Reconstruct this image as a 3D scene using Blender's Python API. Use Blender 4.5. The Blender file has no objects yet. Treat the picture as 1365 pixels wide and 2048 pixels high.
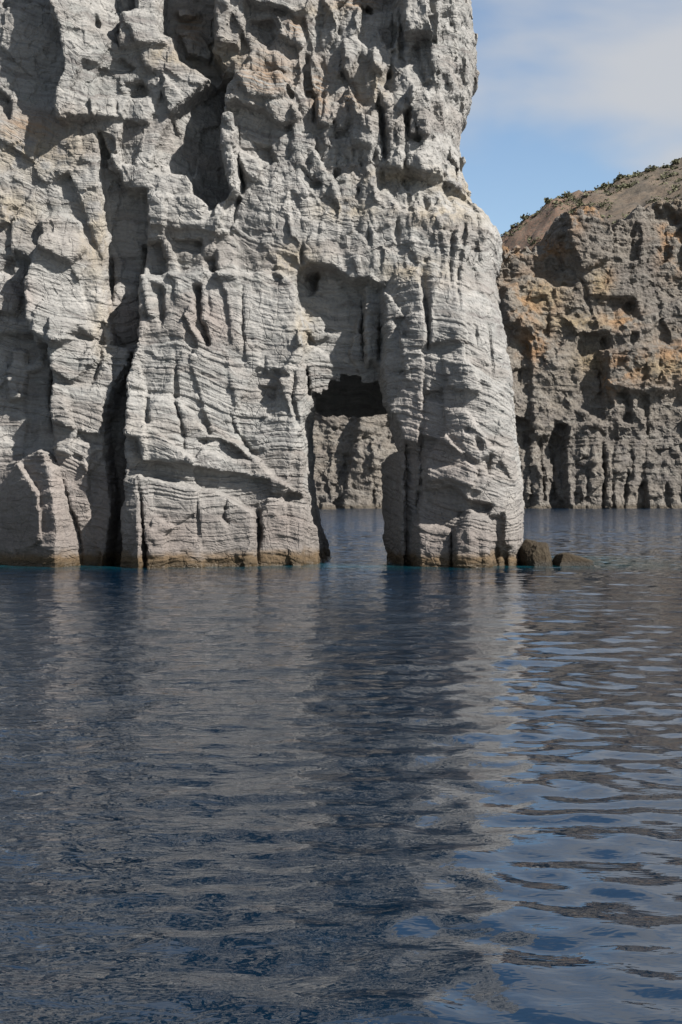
import bpy, math, random
import numpy as np
from mathutils import Vector

# ------------------------------------------------------------------ camera, sky, sun, exposure
SC = bpy.context.scene
COL = SC.collection
CAMH = 3.2                       # eye height over the water (a small boat)
FPX = 2844.0                     # focal length in photo pixels (50 mm on 36 mm)
HZ = 990.0                       # row of the sea horizon
D0 = 65.0                        # distance of the cliff face
cam = bpy.data.cameras.new('camera')
cam.sensor_fit = 'VERTICAL'
cam.sensor_height = 36.0
cam.lens = 50.0
cam.shift_y = (HZ - 1024.0) / 2048.0
cam.clip_start = 0.2
cam.clip_end = 20000
camo = bpy.data.objects.new('camera', cam)
camo.location = (0, 0, CAMH)
camo.rotation_euler = (math.radians(90), 0, 0)
COL.objects.link(camo)
SC.camera = camo

SUN_AZ = math.radians(56)        # to the right of straight behind the camera
SUN_EL = math.radians(41)
sdir = Vector((math.sin(SUN_AZ) * math.cos(SUN_EL), -math.cos(SUN_AZ) * math.cos(SUN_EL), math.sin(SUN_EL)))
sun = bpy.data.lights.new('sun', 'SUN')
sun.energy = 5.0
sun.angle = math.radians(0.53)
sun.color = (1.0, 0.95, 0.885)
suno = bpy.data.objects.new('sun', sun)
suno.rotation_euler = (-sdir).to_track_quat('-Z', 'Y').to_euler()
suno.location = (60, -60, 80)
COL.objects.link(suno)

world = bpy.data.worlds.new('World')
SC.world = world
world.use_nodes = True
wn, wl = world.node_tree.nodes, world.node_tree.links
wn.clear()
def wnode(t, **kw):
    n = wn.new(t)
    for k, v in kw.items(): setattr(n, k, v)
    return n
sky = wnode('ShaderNodeTexSky', sky_type='NISHITA', sun_disc=False)
sky.sun_elevation = SUN_EL
sky.sun_rotation = math.atan2(sdir.x, sdir.y)
sky.air_density = 1.0
sky.dust_density = 0.1
sky.ozone_density = 1.4
tc = wnode('ShaderNodeTexCoord')
mp = wnode('ShaderNodeMapping')
mp.inputs['Location'].default_value = (27.6, 18.5, 30.2)
mp.inputs['Scale'].default_value = (3.6, 3.6, 7.5)
wl.new(tc.outputs['Generated'], mp.inputs['Vector'])
cn = wnode('ShaderNodeTexNoise')
cn.inputs['Scale'].default_value = 1.0
cn.inputs['Detail'].default_value = 5.0
cn.inputs['Roughness'].default_value = 0.45
cn.inputs['Distortion'].default_value = 0.3
wl.new(mp.outputs[0], cn.inputs['Vector'])
cr = wnode('ShaderNodeMapRange', interpolation_type='SMOOTHSTEP')
cr.inputs['From Min'].default_value = 0.41
cr.inputs['From Max'].default_value = 0.60
cr.inputs['To Max'].default_value = 0.92
wl.new(cn.outputs['Fac'], cr.inputs['Value'])
mx = wnode('ShaderNodeMix', data_type='RGBA')
mx.inputs['B'].default_value = (4.1, 4.2, 4.4, 1)
wl.new(cr.outputs[0], mx.inputs['Factor'])
wl.new(sky.outputs[0], mx.inputs['A'])
bg = wnode('ShaderNodeBackground')
bg.inputs['Strength'].default_value = 0.058
wl.new(mx.outputs['Result'], bg.inputs['Color'])
wo = wnode('ShaderNodeOutputWorld')
wl.new(bg.outputs[0], wo.inputs['Surface'])

SC.view_settings.view_transform = 'Standard'
SC.view_settings.look = 'None'
SC.view_settings.gamma = 1.0
SC.view_settings.exposure = 1.3
SC.render.engine = 'CYCLES'
SC.cycles.use_denoising = True
SC.cycles.max_bounces = 6
SC.cycles.diffuse_bounces = 2
SC.cycles.glossy_bounces = 3

# ------------------------------------------------------------------ numpy helpers
RNG = np.random.default_rng(7)
PERM = RNG.permutation(256).astype(np.int32)
PERM = np.concatenate([PERM, PERM, PERM])
GR = RNG.normal(size=(256, 3)).astype(np.float32)
GR /= np.linalg.norm(GR, axis=1, keepdims=True)
RV = RNG.random((256, 8)).astype(np.float32)

def hsh(i, j, k):
    return PERM[PERM[PERM[i & 255] + (j & 255)] + (k & 255)]

def perlin(x, y, z):
    x = np.asarray(x, np.float32); y = np.asarray(y, np.float32); z = np.asarray(z, np.float32)
    x, y, z = np.broadcast_arrays(x, y, z)
    xi, yi, zi = np.floor(x).astype(np.int32), np.floor(y).astype(np.int32), np.floor(z).astype(np.int32)
    fx, fy, fz = x - xi, y - yi, z - zi
    u = fx*fx*fx*(fx*(fx*6-15)+10); v = fy*fy*fy*(fy*(fy*6-15)+10); w = fz*fz*fz*(fz*(fz*6-15)+10)
    def g(a, b, c):
        gg = GR[hsh(xi+a, yi+b, zi+c)]
        return gg[..., 0]*(fx-a) + gg[..., 1]*(fy-b) + gg[..., 2]*(fz-c)
    def lerp(a, b, t): return a + (b-a)*t
    x00 = lerp(g(0,0,0), g(1,0,0), u); x10 = lerp(g(0,1,0), g(1,1,0), u)
    x01 = lerp(g(0,0,1), g(1,0,1), u); x11 = lerp(g(0,1,1), g(1,1,1), u)
    return lerp(lerp(x00, x10, v), lerp(x01, x11, v), w) * 1.5

def fbm(x, y, z, oct=3, rough=0.5):
    r = 0.0; a = 1.0
    for o in range(oct):
        r = r + a*perlin(x*2**o + 17.3*o, y*2**o - 9.1*o, z*2**o + 4.7*o)
        a *= rough
    return r

def voronoi3(x, y, z):
    """nearest and second distance, cell hash and offset from the cell's centre"""
    xi, yi, zi = np.floor(x).astype(np.int32), np.floor(y).astype(np.int32), np.floor(z).astype(np.int32)
    d1 = np.full(x.shape, 9.0, np.float32); d2 = d1.copy()
    hid = np.zeros(x.shape, np.int32)
    ox = np.zeros(x.shape, np.float32); oy = ox.copy(); oz = ox.copy()
    for a in (-1, 0, 1):
        for b in (-1, 0, 1):
            for c in (-1, 0, 1):
                h = hsh(xi+a, yi+b, zi+c)
                r = RV[h]
                dx = x-(xi+a+r[..., 0]); dy = y-(yi+b+r[..., 1]); dz = z-(zi+c+r[..., 2])
                d = np.sqrt(dx*dx+dy*dy+dz*dz)
                n = d < d1
                d2 = np.where(n, d1, np.minimum(d2, d))
                hid = np.where(n, h, hid); ox = np.where(n, dx, ox); oy = np.where(n, dy, oy); oz = np.where(n, dz, oz)
                d1 = np.where(n, d, d1)
    return d1, d2, hid, ox, oy, oz

def sstep(a, b, x):
    t = np.clip((x-a)/(b-a), 0, 1)
    return t*t*(3-2*t)

def poly_sd(px, py, poly):
    """signed distance to a polygon, positive inside"""
    poly = np.asarray(poly, np.float32)
    n = len(poly); inside = np.zeros(px.shape, bool); best = np.full(px.shape, 1e9, np.float32)
    for i in range(n):
        x0, y0 = poly[i]; x1, y1 = poly[(i+1) % n]
        ex, ey = x1-x0, y1-y0
        t = np.clip(((px-x0)*ex+(py-y0)*ey)/(ex*ex+ey*ey+1e-9), 0, 1)
        d = (px-x0-t*ex)**2+(py-y0-t*ey)**2
        best = np.minimum(best, d)
        if y0 != y1:
            c = ((y0 > py) != (y1 > py)) & (px < (x1-x0)*(py-y0)/(y1-y0)+x0)
            inside ^= c
    return np.where(inside, 1, -1)*np.sqrt(best)

def line_d(px, py, pts):
    best = np.full(px.shape, 1e9, np.float32); tt = np.zeros(px.shape, np.float32)
    n = len(pts)-1
    for i in range(n):
        x0, y0 = pts[i]; x1, y1 = pts[i+1]
        ex, ey = x1-x0, y1-y0
        t = np.clip(((px-x0)*ex+(py-y0)*ey)/(ex*ex+ey*ey+1e-9), 0, 1)
        d = (px-x0-t*ex)**2+(py-y0-t*ey)**2
        m = d < best
        best = np.where(m, d, best); tt = np.where(m, (i+t)/n, tt)
    return np.sqrt(best), tt

def surface_nets(f, gx, gy, gz):
    """closed quad mesh of f = 0 (negative inside) on a rectilinear grid"""
    nx, ny, nz = f.shape
    s = f < 0
    cs = np.zeros((nx-1, ny-1, nz-1), np.uint8)
    for a in (0, 1):
        for b in (0, 1):
            for c in (0, 1):
                cs += s[a:nx-1+a, b:ny-1+b, c:nz-1+c]
    act = np.argwhere((cs > 0) & (cs < 8))
    idx = np.full(cs.shape, -1, np.int32)
    i, j, k = act.T
    idx[i, j, k] = np.arange(len(act), dtype=np.int32)
    acc = np.zeros((len(act), 3), np.float32); cnt = np.zeros(len(act), np.float32)
    cor = [(a, b, c) for a in (0, 1) for b in (0, 1) for c in (0, 1)]
    val = {q: f[i+q[0], j+q[1], k+q[2]] for q in cor}
    for q in cor:
        for ax in range(3):
            if q[ax] == 0:
                r = list(q); r[ax] = 1; r = tuple(r)
                f0, f1 = val[q], val[r]
                m = (f0 < 0) != (f1 < 0)
                t = np.where(m, f0/np.where(m, f0-f1, 1), 0)
                p = np.array(q, np.float32)[None, :].repeat(len(act), 0)
                p[:, ax] = t
                acc += p*m[:, None]; cnt += m
    p = acc/cnt[:, None] + act
    V = np.stack([np.interp(p[:, 0], np.arange(nx), gx), np.interp(p[:, 1], np.arange(ny), gy), np.interp(p[:, 2], np.arange(nz), gz)], 1)
    quads = []
    for ax in range(3):
        o1, o2 = [(1, 2), (2, 0), (0, 1)][ax]
        a0 = [slice(None)]*3; a1 = [slice(None)]*3
        a0[ax] = slice(0, -1); a1[ax] = slice(1, None)
        for o in (o1, o2): a0[o] = slice(1, -1); a1[o] = slice(1, -1)
        s0, s1 = s[tuple(a0)], s[tuple(a1)]
        e = np.argwhere(s0 != s1)
        flip = s0[tuple(e.T)]
        base = e.copy(); base[:, o1] += 1; base[:, o2] += 1
        def cell(d1, d2):
            q = base.copy(); q[:, o1] += d1; q[:, o2] += d2
            return idx[tuple(q.T)]
        qd = np.stack([cell(-1, -1), cell(0, -1), cell(0, 0), cell(-1, 0)], 1)
        qd[~flip] = qd[~flip][:, ::-1]
        quads.append(qd)
    Q = np.concatenate(quads)
    return V.astype(np.float32), Q

def vnormals(V, Q):
    n = np.cross(V[Q[:, 2]]-V[Q[:, 0]], V[Q[:, 3]]-V[Q[:, 1]])
    N = np.zeros_like(V)
    for c in range(4):
        for a in range(3):
            N[:, a] += np.bincount(Q[:, c], n[:, a], len(V))
    return N/np.maximum(np.linalg.norm(N, axis=1, keepdims=True), 1e-9)

def smooth(V, Q, it=1, lam=0.5):
    e = np.concatenate([Q[:, [0, 1]], Q[:, [1, 2]], Q[:, [2, 3]], Q[:, [3, 0]]])
    for _ in range(it):
        S = np.zeros_like(V); c = np.bincount(e[:, 0], minlength=len(V))+np.bincount(e[:, 1], minlength=len(V))
        for a in range(3):
            S[:, a] = np.bincount(e[:, 0], V[e[:, 1], a], len(V))+np.bincount(e[:, 1], V[e[:, 0], a], len(V))
        V = V+lam*(S/np.maximum(c, 1)[:, None]-V)
    return V

def subdivide(V, Q, mask):
    A, B = Q[mask], Q[~mask]
    e = np.concatenate([A[:, [0, 1]], A[:, [1, 2]], A[:, [2, 3]], A[:, [3, 0]]]).astype(np.int64)
    e.sort(axis=1)
    key = e[:, 0]*len(V)+e[:, 1]
    u, inv = np.unique(key, return_inverse=True)
    mid = (V[u//len(V)]+V[u % len(V)])*0.5
    cen = V[A].mean(1)
    n0, n1, m = len(V), len(V)+len(u), len(A)
    inv = inv.reshape(4, m)+n0
    c = np.arange(m)+n1
    NQ = np.concatenate([np.stack([A[:, 0], inv[0], c, inv[3]], 1), np.stack([inv[0], A[:, 1], inv[1], c], 1),
                         np.stack([c, inv[1], A[:, 2], inv[2]], 1), np.stack([inv[3], c, inv[2], A[:, 3]], 1), B])
    return np.concatenate([V, mid, cen]).astype(np.float32), NQ

def mesh_np(name, V, Q, N=None, mat=None, attrs=None, smooth_=True):
    me = bpy.data.meshes.new(name)
    k = Q.shape[1]
    me.vertices.add(len(V)); me.vertices.foreach_set('co', np.ascontiguousarray(V, np.float32).ravel())
    me.loops.add(Q.size); me.loops.foreach_set('vertex_index', np.ascontiguousarray(Q, np.int32).ravel())
    me.polygons.add(len(Q)); me.polygons.foreach_set('loop_start', np.arange(0, Q.size, k, dtype=np.int32))
    me.update(calc_edges=True)
    me.polygons.foreach_set('use_smooth', np.full(len(Q), smooth_, bool))
    for an, av in (attrs or {}).items():
        at = me.attributes.new(an, 'FLOAT', 'POINT'); at.data.foreach_set('value', np.ascontiguousarray(av, np.float32))
    if N is not None: me.normals_split_custom_set_from_vertices(N.astype(np.float64))
    if mat: me.materials.append(mat)
    return me

def link(name, me, parent=None, **props):
    o = bpy.data.objects.new(name, me); COL.objects.link(o)
    if parent is not None:
        o.parent = parent
        o.location = -Vector(parent.location)
    for k, v in props.items(): o[k] = v
    return o

def empty(name, loc, **props):
    o = bpy.data.objects.new(name, None); o.location = loc; o.empty_display_size = 1.0; COL.objects.link(o)
    for k, v in props.items(): o[k] = v
    return o

# ------------------------------------------------------------------ materials
class NT:
    """small helper for building a shader graph"""
    def __init__(s, name):
        s.m = bpy.data.materials.new(name); s.m.use_nodes = True
        s.t = s.m.node_tree; s.t.nodes.clear()
        s.out = s.t.nodes.new('ShaderNodeOutputMaterial')
        s.bsdf = s.t.nodes.new('ShaderNodeBsdfPrincipled')
        s.t.links.new(s.bsdf.outputs[0], s.out.inputs['Surface'])
        s.pos = s.t.nodes.new('ShaderNodeNewGeometry').outputs['Position']
    def put(s, sock, v):
        if hasattr(v, 'is_linked') or hasattr(v, 'links'): s.t.links.new(v, sock)
        else: sock.default_value = v
    def math(s, op, a, b=0.0, c=None):
        n = s.t.nodes.new('ShaderNodeMath'); n.operation = op
        s.put(n.inputs[0], a); s.put(n.inputs[1], b)
        if c is not None: s.put(n.inputs[2], c)
        return n.outputs[0]
    def vscale(s, v, sc, add=None):
        n = s.t.nodes.new('ShaderNodeVectorMath'); n.operation = 'MULTIPLY'
        s.put(n.inputs[0], v); n.inputs[1].default_value = sc
        return n.outputs[0]
    def vadd(s, a, b):
        n = s.t.nodes.new('ShaderNodeVectorMath'); n.operation = 'ADD'
        s.put(n.inputs[0], a); s.put(n.inputs[1], b)
        return n.outputs[0]
    def xyz(s, x, y, z):
        n = s.t.nodes.new('ShaderNodeCombineXYZ')
        s.put(n.inputs[0], x); s.put(n.inputs[1], y); s.put(n.inputs[2], z)
        return n.outputs[0]
    def sep(s, v):
        n = s.t.nodes.new('ShaderNodeSeparateXYZ'); s.put(n.inputs[0], v); return n.outputs
    def noise(s, v, scale, detail=4, rough=0.55, dist=0.0):
        n = s.t.nodes.new('ShaderNodeTexNoise'); s.put(n.inputs['Vector'], v)
        n.inputs['Scale'].default_value = scale; n.inputs['Detail'].default_value = detail
        n.inputs['Roughness'].default_value = rough; n.inputs['Distortion'].default_value = dist
        return n.outputs['Fac']
    def ramp(s, v, a, b, lo=0.0, hi=1.0):
        n = s.t.nodes.new('ShaderNodeMapRange'); n.interpolation_type = 'SMOOTHSTEP'
        s.put(n.inputs[0], v); n.inputs[1].default_value = a; n.inputs[2].default_value = b
        n.inputs[3].default_value = lo; n.inputs[4].default_value = hi
        return n.outputs[0]
    def mix(s, f, a, b):
        n = s.t.nodes.new('ShaderNodeMix'); n.data_type = 'RGBA'
        s.put(n.inputs['Factor'], f)
        for k, v in (('A', a), ('B', b)):
            if isinstance(v, tuple): n.inputs[k].default_value = (*v, 1)
            else: s.t.links.new(v, n.inputs[k])
        return n.outputs['Result']
    def mul(s, a, fac):
        n = s.t.nodes.new('ShaderNodeVectorMath'); n.operation = 'SCALE'
        s.t.links.new(a, n.inputs[0]); s.put(n.inputs['Scale'], fac)
        return n.outputs[0]
    def attr(s, name):
        n = s.t.nodes.new('ShaderNodeAttribute'); n.attribute_name = name; return n.outputs['Fac']
    def bump(s, h, strength, dist, normal=None):
        n = s.t.nodes.new('ShaderNodeBump'); s.put(n.inputs['Height'], h)
        n.inputs['Strength'].default_value = strength; n.inputs['Distance'].default_value = dist
        if normal is not None: s.t.links.new(normal, n.inputs['Normal'])
        return n.outputs[0]

def rock_material():
    g = NT('ash_tuff_rock')
    p = g.pos; x, y, z = g.sep(p)
    w1 = g.math('MULTIPLY', g.math('SUBTRACT', g.noise(g.vscale(p, (1, 1, 0.6)), 0.16, 2), 0.5), 3.0)
    w2 = g.math('MULTIPLY', g.math('SUBTRACT', g.noise(p, 0.7, 2), 0.5), 0.7)
    zs = g.math('ADD', g.math('ADD', z, w1), g.math('ADD', w2, g.math('MULTIPLY', x, 0.10)))
    sv = g.xyz(g.math('MULTIPLY', x, 0.25), g.math('MULTIPLY', y, 0.25), g.math('MULTIPLY', zs, 3.2))
    lay = g.noise(sv, 1.0, 5, 0.62)
    lay2 = g.noise(g.xyz(g.math('MULTIPLY', x, 0.5), g.math('MULTIPLY', y, 0.5), g.math('MULTIPLY', zs, 11.0)), 1.0, 3, 0.6)
    big = g.noise(p, 0.22, 4)
    mid = g.noise(p, 1.1, 5, 0.6)
    fine = g.noise(p, 7.0, 5, 0.65)
    c = g.mix(g.ramp(big, 0.35, 0.65), (0.30, 0.302, 0.290), (0.345, 0.338, 0.322))
    c = g.mix(g.ramp(lay, 0.42, 0.62), c, (0.39, 0.378, 0.358))
    c = g.mix(g.ramp(lay, 0.47, 0.32, 0, 0.85), c, (0.215, 0.198, 0.19))
    beds = g.noise(g.xyz(g.math('MULTIPLY', x, 0.12), g.math('MULTIPLY', y, 0.12), g.math('MULTIPLY', zs, 0.55)), 1.0, 3, 0.6)
    c = g.mix(g.ramp(beds, 0.50, 0.60, 0, 0.55), c, (0.285, 0.258, 0.235))
    c = g.mix(g.ramp(beds, 0.47, 0.37, 0, 0.55), c, (0.415, 0.405, 0.385))
    c = g.mix(g.ramp(mid, 0.56, 0.74, 0, 0.55), c, (0.30, 0.31, 0.29))
    c = g.mix(g.ramp(g.attr('pink'), 0.0, 1.0, 0, 0.6), c, (0.325, 0.275, 0.25))
    tanf = g.math('MULTIPLY', g.attr('tan'), g.ramp(mid, 0.36, 0.56))
    c = g.mix(g.math('MULTIPLY', tanf, 0.75), c, (0.40, 0.34, 0.25))
    c = g.mix(g.math('MULTIPLY', g.attr('brown'), g.ramp(lay2, 0.35, 0.6)), c, (0.30, 0.215, 0.15))
    run = g.noise(g.vscale(p, (1.5, 1.5, 0.10)), 1.0, 4, 0.6)
    c = g.mix(g.ramp(run, 0.54, 0.70, 0, 0.40), c, (0.245, 0.235, 0.225))
    c = g.mix(g.ramp(g.noise(g.vscale(p, (0.9, 0.9, 0.35)), 0.55, 4, 0.6), 0.55, 0.68, 0, 0.5), c, (0.47, 0.45, 0.415))
    # tidal stain: ochre band above a dark wet line, with an uneven upper edge
    zt = g.math('ADD', z, g.math('MULTIPLY', g.math('SUBTRACT', g.noise(g.vscale(p, (0.5, 0.5, 1.2)), 1.0, 3), 0.5), 1.1))
    c = g.mix(g.ramp(zt, 5.5, 0.4, 0, 0.68), c, (0.205, 0.175, 0.158))
    c = g.mix(g.ramp(zt, 0.80, 0.36, 0, 0.9), c, (0.145, 0.096, 0.048))
    c = g.mix(g.ramp(zt, 0.40, 0.10, 0, 0.85), c, (0.075, 0.054, 0.030))
    val = g.math('MULTIPLY', g.ramp(fine, 0.25, 0.75, 0.86, 1.12), g.ramp(lay2, 0.3, 0.7, 0.88, 1.08))
    g.put(g.bsdf.inputs['Base Color'], g.mul(g.mul(c, 0.51), val))
    g.put(g.bsdf.inputs['Roughness'], g.ramp(z, 0.02, 0.25, 0.35, 0.92))
    g.bsdf.inputs['Specular IOR Level'].default_value = 0.25
    vo = g.t.nodes.new('ShaderNodeTexVoronoi'); vo.feature = 'DISTANCE_TO_EDGE'
    wv = g.vadd(g.vscale(p, (1.15, 1.15, 0.62)), g.xyz(g.math('MULTIPLY', mid, 0.5), g.math('MULTIPLY', big, 0.9), g.math('MULTIPLY', mid, 0.4)))
    g.put(vo.inputs['Vector'], wv); vo.inputs['Scale'].default_value = 1.0
    joint = g.math('MULTIPLY', g.ramp(vo.outputs['Distance'], 0.0, 0.035, -1.0, 0.0), g.ramp(g.noise(p, 0.45, 3), 0.46, 0.58))
    bed = g.ramp(g.noise(g.vscale(p, (0.5, 0.5, 0.9)), 0.6, 3), 0.36, 0.62, 0.15, 1.15)
    lay2 = g.math('ADD', g.math('MULTIPLY', lay2, bed), g.math('MULTIPLY', joint, 0.55))
    h = g.math('ADD', g.math('MULTIPLY', lay2, 0.8), g.math('ADD', g.math('MULTIPLY', lay, 0.6), g.math('MULTIPLY', fine, 0.7)))
    g.put(g.bsdf.inputs['Normal'], g.bump(h, 0.8, 0.12))
    return g.m

def far_rock_material():
    g = NT('brown_lava_rock')
    p = g.pos; x, y, z = g.sep(p)
    w = g.math('MULTIPLY', g.math('SUBTRACT', g.noise(p, 0.05, 3), 0.5), 14.0)
    zs = g.math('ADD', z, w)
    lay = g.noise(g.xyz(g.math('MULTIPLY', x, 0.06), g.math('MULTIPLY', y, 0.06), g.math('MULTIPLY', zs, 0.8)), 1.0, 5, 0.62)
    big = g.noise(p, 0.05, 4)
    mid = g.noise(p, 0.25, 5, 0.62)
    fine = g.noise(p, 1.1, 6, 0.72)
    c = g.mix(g.ramp(big, 0.38, 0.62), (0.205, 0.185, 0.165), (0.265, 0.235, 0.20))
    c = g.mix(g.ramp(lay, 0.45, 0.65, 0, 0.7), c, (0.30, 0.28, 0.25))
    c = g.mix(g.ramp(mid, 0.52, 0.72, 0, 0.6), c, (0.17, 0.155, 0.15))
    c = g.mix(g.math('MULTIPLY', g.attr('ochre'), g.ramp(mid, 0.41, 0.57)), c, (0.40, 0.235, 0.12))
    c = g.mix(g.math('MULTIPLY', g.attr('tan'), g.ramp(fine, 0.3, 0.55)), c, (0.36, 0.285, 0.185))
    c = g.mix(g.ramp(z, 1.4, 0.3, 0, 0.7), c, (0.10, 0.08, 0.055))
    g.put(g.bsdf.inputs['Base Color'], g.mul(c, g.ramp(fine, 0.25, 0.75, 0.40, 0.74)))
    g.bsdf.inputs['Roughness'].default_value = 0.95
    g.bsdf.inputs['Specular IOR Level'].default_value = 0.2
    h = g.math('ADD', g.math('MULTIPLY', lay, 0.7), fine)
    g.put(g.bsdf.inputs['Normal'], g.bump(h, 1.0, 1.3))
    return g.m

def hill_material():
    g = NT('dry_hillside')
    p = g.pos
    big = g.noise(p, 0.03, 4); mid = g.noise(p, 0.13, 5, 0.65); fine = g.noise(p, 0.7, 5, 0.7)
    c = g.mix(g.ramp(mid, 0.4, 0.62), (0.235, 0.175, 0.12), (0.155, 0.125, 0.09))
    c = g.mix(g.math('MULTIPLY', g.attr('ochre'), g.ramp(fine, 0.35, 0.6)), c, (0.27, 0.155, 0.10))
    g.put(g.bsdf.inputs['Base Color'], g.mul(c, g.ramp(fine, 0.25, 0.75, 0.26, 0.46)))
    g.bsdf.inputs['Roughness'].default_value = 0.95
    g.put(g.bsdf.inputs['Normal'], g.bump(fine, 0.6, 0.8))
    return g.m

def boulder_material():
    g = NT('wet_brown_boulder')
    p = g.pos; x, y, z = g.sep(p)
    mid = g.noise(p, 2.0, 5, 0.6); fine = g.noise(p, 14.0, 5, 0.7)
    c = g.mix(g.ramp(mid, 0.38, 0.65), (0.135, 0.10, 0.062), (0.20, 0.155, 0.10))
    c = g.mix(g.ramp(z, 1.0, 1.55, 0, 0.7), c, (0.10, 0.09, 0.08))
    c = g.mix(g.ramp(z, 0.28, 0.08, 0, 0.8), c, (0.05, 0.042, 0.026))
    g.put(g.bsdf.inputs['Base Color'], g.mul(c, g.ramp(fine, 0.25, 0.75, 0.10, 0.25)))
    g.put(g.bsdf.inputs['Roughness'], g.ramp(z, 0.05, 0.3, 0.45, 0.9))
    g.bsdf.inputs['Specular IOR Level'].default_value = 0.2
    g.put(g.bsdf.inputs['Normal'], g.bump(g.math('ADD', fine, mid), 0.7, 0.08))
    return g.m

def water_material():
    g = NT('sea_water')
    p = g.pos; x, y, z = g.sep(p)
    sh = g.attr('shallow')
    c = g.mix(sh, (0.0007, 0.0072, 0.0175), (0.002, 0.030, 0.040))
    g.put(g.bsdf.inputs['Base Color'], c)
    g.bsdf.inputs['IOR'].default_value = 1.8
    g.put(g.bsdf.inputs['Roughness'], g.ramp(y, 60.0, 260.0, 0.02, 0.08))
    r1 = g.noise(g.vscale(p, (2.2, 4.0, 1)), 1.0, 3, 0.55, 0.3)
    r2 = g.noise(g.vscale(p, (0.7, 2.0, 1)), 1.0, 3, 0.5, 0.3)
    ruf = g.attr('ruffle')
    b = g.bump(g.math('MULTIPLY', r1, ruf), 1.0, 0.062)
    # ripples too small for the mesh further out: their slopes go straight into the normal
    far = g.ramp(y, 32.0, 110.0)
    cn_ = g.t.nodes.new('ShaderNodeTexNoise')
    g.put(cn_.inputs['Vector'], g.vscale(p, (1.3, 2.6, 1)))
    cn_.inputs['Scale'].default_value = 1.0; cn_.inputs['Detail'].default_value = 2.0
    sl = g.vadd(cn_.outputs['Color'], (-0.5, -0.5, -0.5))
    sl = g.mul(g.vscale(sl, (0.9, 1.5, 0.0)), far)
    sl = g.vadd(sl, g.mul(g.xyz(0.0, -0.12, 0.0), g.ramp(y, 60.0, 160.0)))
    nn = g.t.nodes.new('ShaderNodeVectorMath'); nn.operation = 'NORMALIZE'
    g.put(nn.inputs[0], g.vadd(b, sl))
    b = nn.outputs[0]
    g.put(g.bsdf.inputs['Normal'], b)
    return g.m

M_ROCK, M_FAR, M_HILL, M_BOULDER, M_WATER = rock_material(), far_rock_material(), hill_material(), boulder_material(), water_material()

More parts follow.
